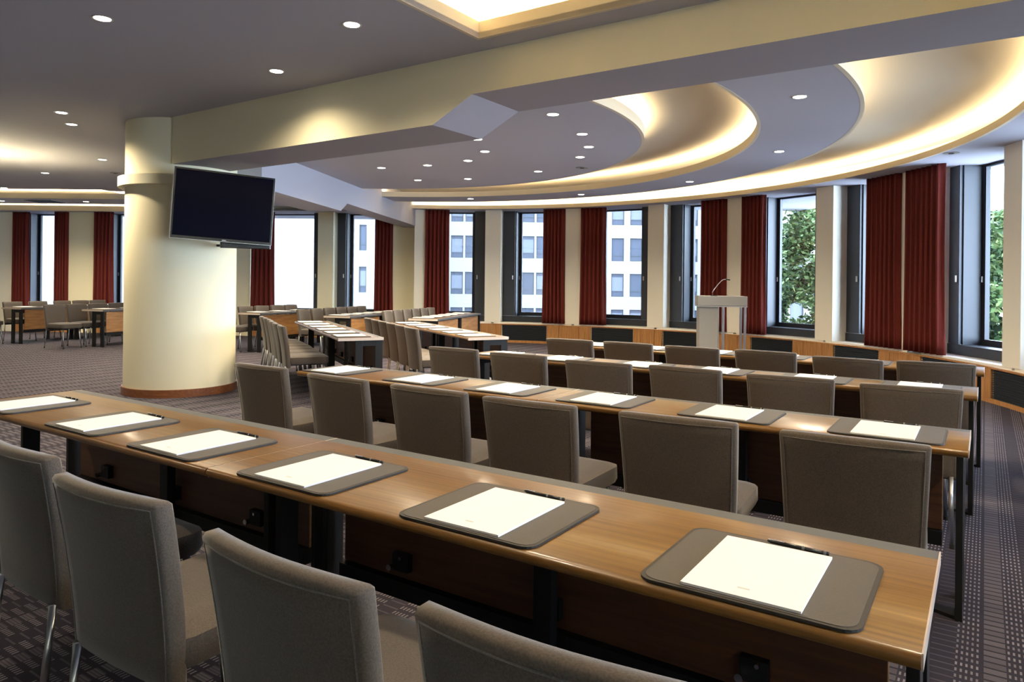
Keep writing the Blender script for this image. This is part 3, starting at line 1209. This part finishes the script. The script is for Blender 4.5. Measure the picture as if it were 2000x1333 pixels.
# ------------------------------------------------------------------ lectern with microphone
lec = empty('lectern', (3.33, 11.3, 0), rad(-9))
b = MB().box(-.375, .375, -.22, .26, .985, 1.135)
b.build('desk_box', MT['lect'], lec, bevel=.004)
MB().box(-.375, .375, -.225, .265, .965, .982).build('lower_trim', MT['silver'], lec)
MB().box(-.35, -.06, -.19, .22, 0.02, .965).build('body', MT['lect'], lec, bevel=.004)
MB().box(-.06, -.045, -.18, .21, 0.02, .965).build('side_panel', MT['silver'], lec)
for x, y in ((.015, -.19), (.345, -.19), (.345, .21)):
    MB().box(x - .018, x + .018, y - .018, y + .018, 0.02, .965).build('post', MT['steel'], lec, bevel=.003)
MB().box(-.36, .37, -.21, .24, 0.0, .02).build('base_plate', MT['silver'], lec)
tag(lec, 'grey lectern with one closed side and slim steel posts, in front of the window wall', 'lectern')
mic = empty('microphone', (3.17, 11.2, 1.1355), rad(-9))
MB().box(-.03, .07, -.03, .03, 0, .012).build('base', MT['black'], mic, bevel=.003)
MB().tube([(0, 0, .01), (0, 0, .06), (.03, 0, .11), (.09, 0, .19), (.14, 0, .245), (.17, 0, .262), (.20, 0, .264)], .006, 8).build('gooseneck', MT['steel'], mic, smooth=True)
MB().tube([(.20, 0, .264), (.215, 0, .263), (.262, 0, .256), (.268, 0, .255)], [.006, .010, .010, .006], 10).build('capsule', MT['black'], mic, smooth=True)
tag(mic, 'thin gooseneck microphone bending to the right on top of the grey lectern', 'microphone')

# ------------------------------------------------------------------ television on the column
tvo = Vector((-3.59, 7.42, 1.755))
tu = Vector((.905, .46, -.055))
wv, hv = tu.length, .75
tu.normalize()
tn = Vector((tu.y, -tu.x, 0)).normalized()       # towards the viewer
tz = Vector((0, 0, 1)) - tu * tu.z
tz.normalize()
tv = empty('television', tvo)
tv.matrix_world = Matrix(((tu.x, -tn.x, tz.x, tvo.x), (tu.y, -tn.y, tz.y, tvo.y), (tu.z, -tn.z, tz.z, tvo.z), (0, 0, 0, 1)))
MB().box(0, wv, 0, .04, 0, hv).build('housing', MT['bezel'], tv, bevel=.004)
MB().box(.018, wv - .018, -.003, -.0005, .03, hv - .018).build('screen', MT['screen'], tv)
MB().box(-.002, wv + .002, .004, .012, hv, hv + .003).build('top_trim', MT['silver'], tv)
MB().box(-.004, 0, -.002, .02, 0, hv).build('side_trim', MT['silver'], tv)
MB().box(wv, wv + .003, -.002, .02, 0, hv).build('side_trim', MT['silver'], tv)
MB().box(0, wv, -.002, .02, -.004, 0).build('bottom_trim', MT['silver'], tv)
MB().box(wv * .5, wv * .54, -.004, -.002, .008, .016).build('badge', MT['silver'], tv)
MB().box(.2, .5, .04, .26, .25, .5).build('wall_bracket', MT['black'], tv)
tag(tv, 'black flat television mounted on the round cream column, under the beam', 'television')
sb = empty('soundbar', (-2.985, 7.92, 1.665), math.atan2(tu.y, tu.x))
MB().box(-.26, .26, -.03, .05, 0, .075).build('housing', MT['bezel'], sb, bevel=.006)
MB().box(.26, .266, -.03, .05, 0.0, .075).build('end_cap', MT['silver'], sb)
MB().tube([(0, .04, .04), (-.10, .20, .04), (-.33, .44, .04)], .014, 8).build('mount', MT['black'], sb)
tag(sb, 'black soundbar hanging below the right part of the television', 'speaker')

# ------------------------------------------------------------------ downlights
DL = [
    # x, y, z, label
    ('main ceiling', 'rd', ZM, [((-2.57, 4.97)), ]),
]


def at(px, py, z):
    """point of a horizontal plane seen at pixel px, py"""
    d = rt * ((px - 1000) / 1384.0) - up * ((py - 551.5) / 1384.0) + fw
    k = (z - EYE) / d.z
    return (d.x * k, d.y * k)


def make_down():
    r = empty('downlight')
    n_ = 32
    b = MB()
    prof = [(.052, -.0005), (.058, -.004), (.066, -.005), (.070, -.0005)]
    vs = [(rr_ * cos(2 * pi * k / n_), rr_ * sin(2 * pi * k / n_), z) for rr_, z in prof for k in range(n_)]
    fs = [(j * n_ + k, j * n_ + (k + 1) % n_, (j + 1) * n_ + (k + 1) % n_, (j + 1) * n_ + k) for j in range(len(prof) - 1) for k in range(n_)]
    MB().add(vs, fs).build('trim_ring', MT['silver'], r, smooth=True)
    MB().cyl((0, 0), .053, -.003, -.001, 28).build('lens', MT['lamp'], r)
    return r


DN = None
SPOT = bpy.data.lights.new('downlight_lamp', 'SPOT')
SPOT.energy = DOWN_W
SPOT.color = (1.0, 0.83, 0.57)
SPOT.spot_size = rad(148)
SPOT.spot_blend = 1.0
SPOT.shadow_soft_size = 0.05


def down(x, y, z, label, group):
    global DN
    if DN is None:
        DN = make_down()
        o = DN
    else:
        o = copy_tree(DN)
    o.location = (x, y, z)
    tag(o, label, 'ceiling light', group)
    return o


SPOTS = []


def downs(pts, z, where, group):
    for (px, py, lab) in pts:
        x, y = at(px, py, z)
        down(x, y, z, 'round recessed downlight %s' % lab, group)
        SPOTS.append((x, y, z))


downs([(200, 36, 'in the top left corner of the picture'),
       (687, 48, 'in the main ceiling, left of the square coffer'),
       (540, 139, 'in the main ceiling between the column and the coffer'),
       (120, 220, 'in the main ceiling, nearer one of a close pair'),
       (140, 243, 'in the main ceiling, farther one of a close pair'),
       (200, 312, 'in the main ceiling just left of the column top'),
       (88, 338, 'in the main ceiling at the far left, above the stepped coves'),
       (8, 367, 'at the left picture edge, next to the upper bright cove')], ZM, '', 'downlights in the grey main ceiling')
downs([(1080, 223.5, 'in the round ceiling disc, nearest the main beam'),
       (1137, 262, 'in the round disc, uppermost of three at its right side'),
       (1150, 287, 'in the round disc, middle of three at its right side'),
       (1133, 307, 'in the round disc, lowest of three at its right side'),
       (932, 272, 'in the round disc at the tip of the slanted beam notch'),
       (947, 296, 'in the round disc just right below the beam notch'),
       (914, 314, 'in the round disc, middle of its left half'),
       (835, 323, 'in the round disc, second from its left end'),
       (745, 328, 'in the round disc, leftmost near the second beam'),
       (816, 352, 'in the round disc, lower left near the thin cove'),
       (914, 349.5, 'in the round disc, lower middle near the thin cove'),
       (1051, 335, 'in the round disc, lower right of its middle')], ZC, '', 'downlights in the round ceiling disc')
downs([(1562, 189, 'in the curved ceiling ring, nearest and rightmost'),
       (1522, 296, 'in the curved ceiling ring, second nearest'),
       (1347, 355, 'in the curved ceiling ring, above the lectern'),
       (1135, 380, 'in the curved ceiling ring, second from its far end'),
       (919, 388.5, 'in the curved ceiling ring, farthest')], ZC, '', 'downlights in the curved ceiling ring')
downs([(168, 394, 'in the narrow grey ceiling band of the left wing, nearest the column'),
       (3, 392.5, 'in the narrow grey ceiling band at the left picture edge')], 2.945, '', 'downlights in the left wing ceiling band')
# lamps beyond the frame that light the near tables
for k, (u, v) in enumerate([(-.2, 2.3), (-2.2, 2.3), (-2.0, .8), (1.6, 2.2), (1.7, 4.0), (-6.0, .2)]):
    x, y = uv(u, v)
    down(x, y, ZM, 'round recessed downlight above the nearest tables, out of the picture', 'downlights outside the picture')
    SPOTS.append((x, y, ZM))
SOFT = SPOT.copy()
SOFT.energy = DOWN_W * 0.4
for i, (x, y, z) in enumerate(SPOTS):
    # the lamp beside the beam and those right above the front tables are dimmed
    o = bpy.data.objects.new('downlight_lamp', SOFT if i in (1, 2, 27, 28, 29) else SPOT)
    COL.objects.link(o)
    o.location = (x, y, z - 0.03)
for x, y in ((-4.9, 13.6), (-6.0, 14.6), (-5.2, 11.6), (-3.6, 13.9), (-4.0, 10.8), (-12.6, 13.4), (-12.6, 10.6)):
    down(x, y, ZM, 'round recessed downlight of the left wing ceiling, hidden behind the beams or column', 'downlights of the left wing hidden from view')
    o = bpy.data.objects.new('downlight_lamp', SPOT)
    COL.objects.link(o)
    o.location = (x, y, ZM - .03)

# ceiling speakers and air vents
SP = None
for (px, py, z, lab) in [(1137, 327.5, ZC, 'flat round speaker grille in the round ceiling disc'), (1858, 299, ZC, 'flat round speaker grille in the soffit above the rightmost window'), (1385, 394.5, ZC + .001, 'flat round speaker grille in the soffit above the lectern'), (226, 338, ZM, 'flat round vent in the main ceiling beside the column collar')]:
    x, y = at(px, py, z)
    if SP is None:
        SP = empty('ceiling_speaker')
        MB().cyl((0, 0), .085, -.006, -.0005, 32).build('grille', MT['lect'], SP)
        MB().cyl((0, 0), .03, -.010, -.006, 20).build('cone', MT['black'], SP)
        o = SP
    else:
        o = copy_tree(SP)
    o.location = (x, y, z)
    tag(o, lab, 'ceiling speaker', 'flat round speaker grilles')
x, y = at(88, 393, 2.945)
vt = empty('air_vent', (x, y, 2.945))
MB().box(-.33, .33, -.3, .3, -.008, -.0005).build('vent_frame', MT['silver'], vt)
for k in range(7):
    MB().box(-.29, .29, -.25 + k * .075, -.23 + k * .075, -.016, -.0081).build('slat', MT['frame'], vt)
tag(vt, 'square slatted air vent in the grey ceiling band of the left wing', 'air vent')

# uplighter standing just beyond the left edge
ul = empty('floor_lamp', (-7.55, 10.0, 0))
MB().cyl((0, 0), .15, 0, .02, 32).build('base', MT['steel'], ul)
MB().tube([(0, 0, .02), (0, 0, 1.85)], .014, 10).build('pole', MT['steel'], ul)
MB().tube([(0, 0, 1.85), (0, 0, 1.93), (0, 0, 2.0)], [.03, .12, .16], 24, cap=False).build('lamp_shade', MT['steel'], ul, smooth=True)
MB().cyl((0, 0), .10, 1.935, 1.94, 20).build('bulb', emis('uplight', (1, .85, .5), 380.0), ul)
tag(ul, 'slim steel uplighter lighting the ceiling left of the picture', 'lamp')

# ------------------------------------------------------------------ outside
g = struct(MB().box(-80, 90, 17.5, 110, -9.2, -9.0).build('ground', MT['asphalt']))


def building(x0, x1, y, z0, z1, cols, rows, ww, wh, label, depth=8.0, rz=0.0, px0=None):
    r = empty('building', (x0, y, 0), rz)
    xs = [c - x0 for c in cols]
    Wd = x1 - x0
    # wall as grid of piers and spandrels around the openings, so that windows are recessed
    b = MB()
    zs = rows
    xe = [0]
    for c in xs:
        xe += [c - ww / 2, c + ww / 2]
    xe.append(Wd)
    ze = [z0]
    for z in zs:
        ze += [z - wh / 2, z + wh / 2]
    ze.append(z1)
    for i in range(0, len(xe) - 1, 2):
        b.box(xe[i], xe[i + 1], 0, .3, z0, z1)
    for i in range(1, len(xe) - 1, 2):
        for j in range(0, len(ze) - 1, 2):
            b.box(xe[i], xe[i + 1], 0, .3, ze[j], ze[j + 1])
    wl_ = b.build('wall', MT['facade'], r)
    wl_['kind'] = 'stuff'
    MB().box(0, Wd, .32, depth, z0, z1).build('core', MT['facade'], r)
    fm = MB()
    t = .07
    fm.box(-ww / 2, -ww / 2 + t, 0, .06, -wh / 2, wh / 2).box(ww / 2 - t, ww / 2, 0, .06, -wh / 2, wh / 2)
    fm.box(-ww / 2 + t, ww / 2 - t, 0, .06, -wh / 2, -wh / 2 + t).box(-ww / 2 + t, ww / 2 - t, 0, .06, wh / 2 - t, wh / 2)
    fm.box(-ww / 2 + t, ww / 2 - t, 0, .06, -wh / 2 + .42, -wh / 2 + .50)
    fmesh = fm.mesh('window', MT['fwin'])
    pm = MB().box(-ww / 2 + t, ww / 2 - t, .03, .05, -wh / 2 + t, wh / 2 - t).mesh('pane', MT['fpane'])
    bm = MB().box(-ww / 2 + t, ww / 2 - t, .028, .05, -wh / 2 + .5, wh / 2 - .3).mesh('blind', MT['fblind'])
    rn = random.Random(3)
    for c in xs:
        for z in zs:
            f = link('window', fmesh, r)
            f.location = (c, .12, z)
            link('pane', pm, f)
            if rn.random() < .6:
                o_ = link('blind', bm, f)
                o_.location = (0, -.01, 0)
    tag(r, label, 'building')
    return r


def fx(px, Y):
    return (px - 1000) / 1384.0 * Y


Y1 = 62.0
rowsA = [1.32 + (550 - y_) / 1384 * Y1 for y_ in (692, 622, 552.5, 481.5, 411, 341, 271)]
colsA = [fx(p, Y1) for p in (892 - 27.8 * k for k in range(3, 0, -1))] + [fx(892 + 27.8 * k, Y1) for k in range(9)]
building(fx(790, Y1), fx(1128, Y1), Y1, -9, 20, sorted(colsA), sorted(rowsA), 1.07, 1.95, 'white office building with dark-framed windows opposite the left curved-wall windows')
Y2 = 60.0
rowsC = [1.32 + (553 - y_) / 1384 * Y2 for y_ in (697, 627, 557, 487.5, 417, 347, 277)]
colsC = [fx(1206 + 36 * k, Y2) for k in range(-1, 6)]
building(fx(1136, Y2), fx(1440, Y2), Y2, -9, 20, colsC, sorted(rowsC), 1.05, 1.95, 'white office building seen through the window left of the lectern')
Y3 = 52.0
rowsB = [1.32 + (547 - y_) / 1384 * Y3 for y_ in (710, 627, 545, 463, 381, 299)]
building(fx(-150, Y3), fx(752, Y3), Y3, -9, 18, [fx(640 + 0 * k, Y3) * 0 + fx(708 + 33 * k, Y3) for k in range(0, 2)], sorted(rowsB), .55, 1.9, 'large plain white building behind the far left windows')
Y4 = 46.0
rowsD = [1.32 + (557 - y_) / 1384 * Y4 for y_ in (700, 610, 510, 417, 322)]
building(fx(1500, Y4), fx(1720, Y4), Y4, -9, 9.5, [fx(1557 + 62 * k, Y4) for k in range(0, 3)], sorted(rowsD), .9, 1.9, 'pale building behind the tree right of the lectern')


def tree(x, y, z0, trunk_h, rx, rz_, label, n=9000, seed=1, ls=.09):
    rn = random.Random(seed)
    r = empty('tree', (x, y, z0))
    MB().tube([(0, 0, 0), (.1, 0, trunk_h * .5), (0, .1, trunk_h), (.1, .1, trunk_h + rz_)], [.22, .18, .14, .05], 10).build('trunk', MT['bark'], r, smooth=True)
    vs, fs = [], []
    cl_ = []
    for k in range(70):
        while True:
            p = Vector((rn.uniform(-1, 1), rn.uniform(-1, 1), rn.uniform(-1, 1)))
            if p.length < 1:
                break
        cl_.append((p.x * rx, p.y * rx, trunk_h + rz_ + p.z * rz_, rn.uniform(.35, .75)))
    for k in range(n):
        cx, cy, cz, cr = cl_[rn.randrange(len(cl_))]
        d = Vector((rn.gauss(0, 1), rn.gauss(0, 1), rn.gauss(0, 1))).normalized() * cr * rn.uniform(.5, 1.0)
        p = Vector((cx, cy, cz)) + d
        a = Vector((rn.gauss(0, 1), rn.gauss(0, 1), rn.gauss(0, .6))).normalized()
        b_ = a.cross(Vector((rn.gauss(0, 1), rn.gauss(0, 1), rn.gauss(0, 1)))).normalized()
        s = ls * rn.uniform(.6, 1.3)
        q = len(vs)
        vs += [p + a * s, p + b_ * s * .55, p - a * s, p - b_ * s * .55]
        fs.append((q, q + 1, q + 2, q + 3))
    f = MB().add(vs, fs).build('foliage', MT['leaves'], r)
    f['kind'] = 'stuff'
    tag(r, label, 'tree', 'green trees outside the curved window wall')


tree(9.6, 22.5, -9, 6.3, 2.3, 3.2, 'green leafy tree outside the window right of the lectern', 30000, 2)
tree(11.2, 15.6, -9, 6.0, 2.6, 3.3, 'green leafy tree outside the rightmost window', 36000, 5)
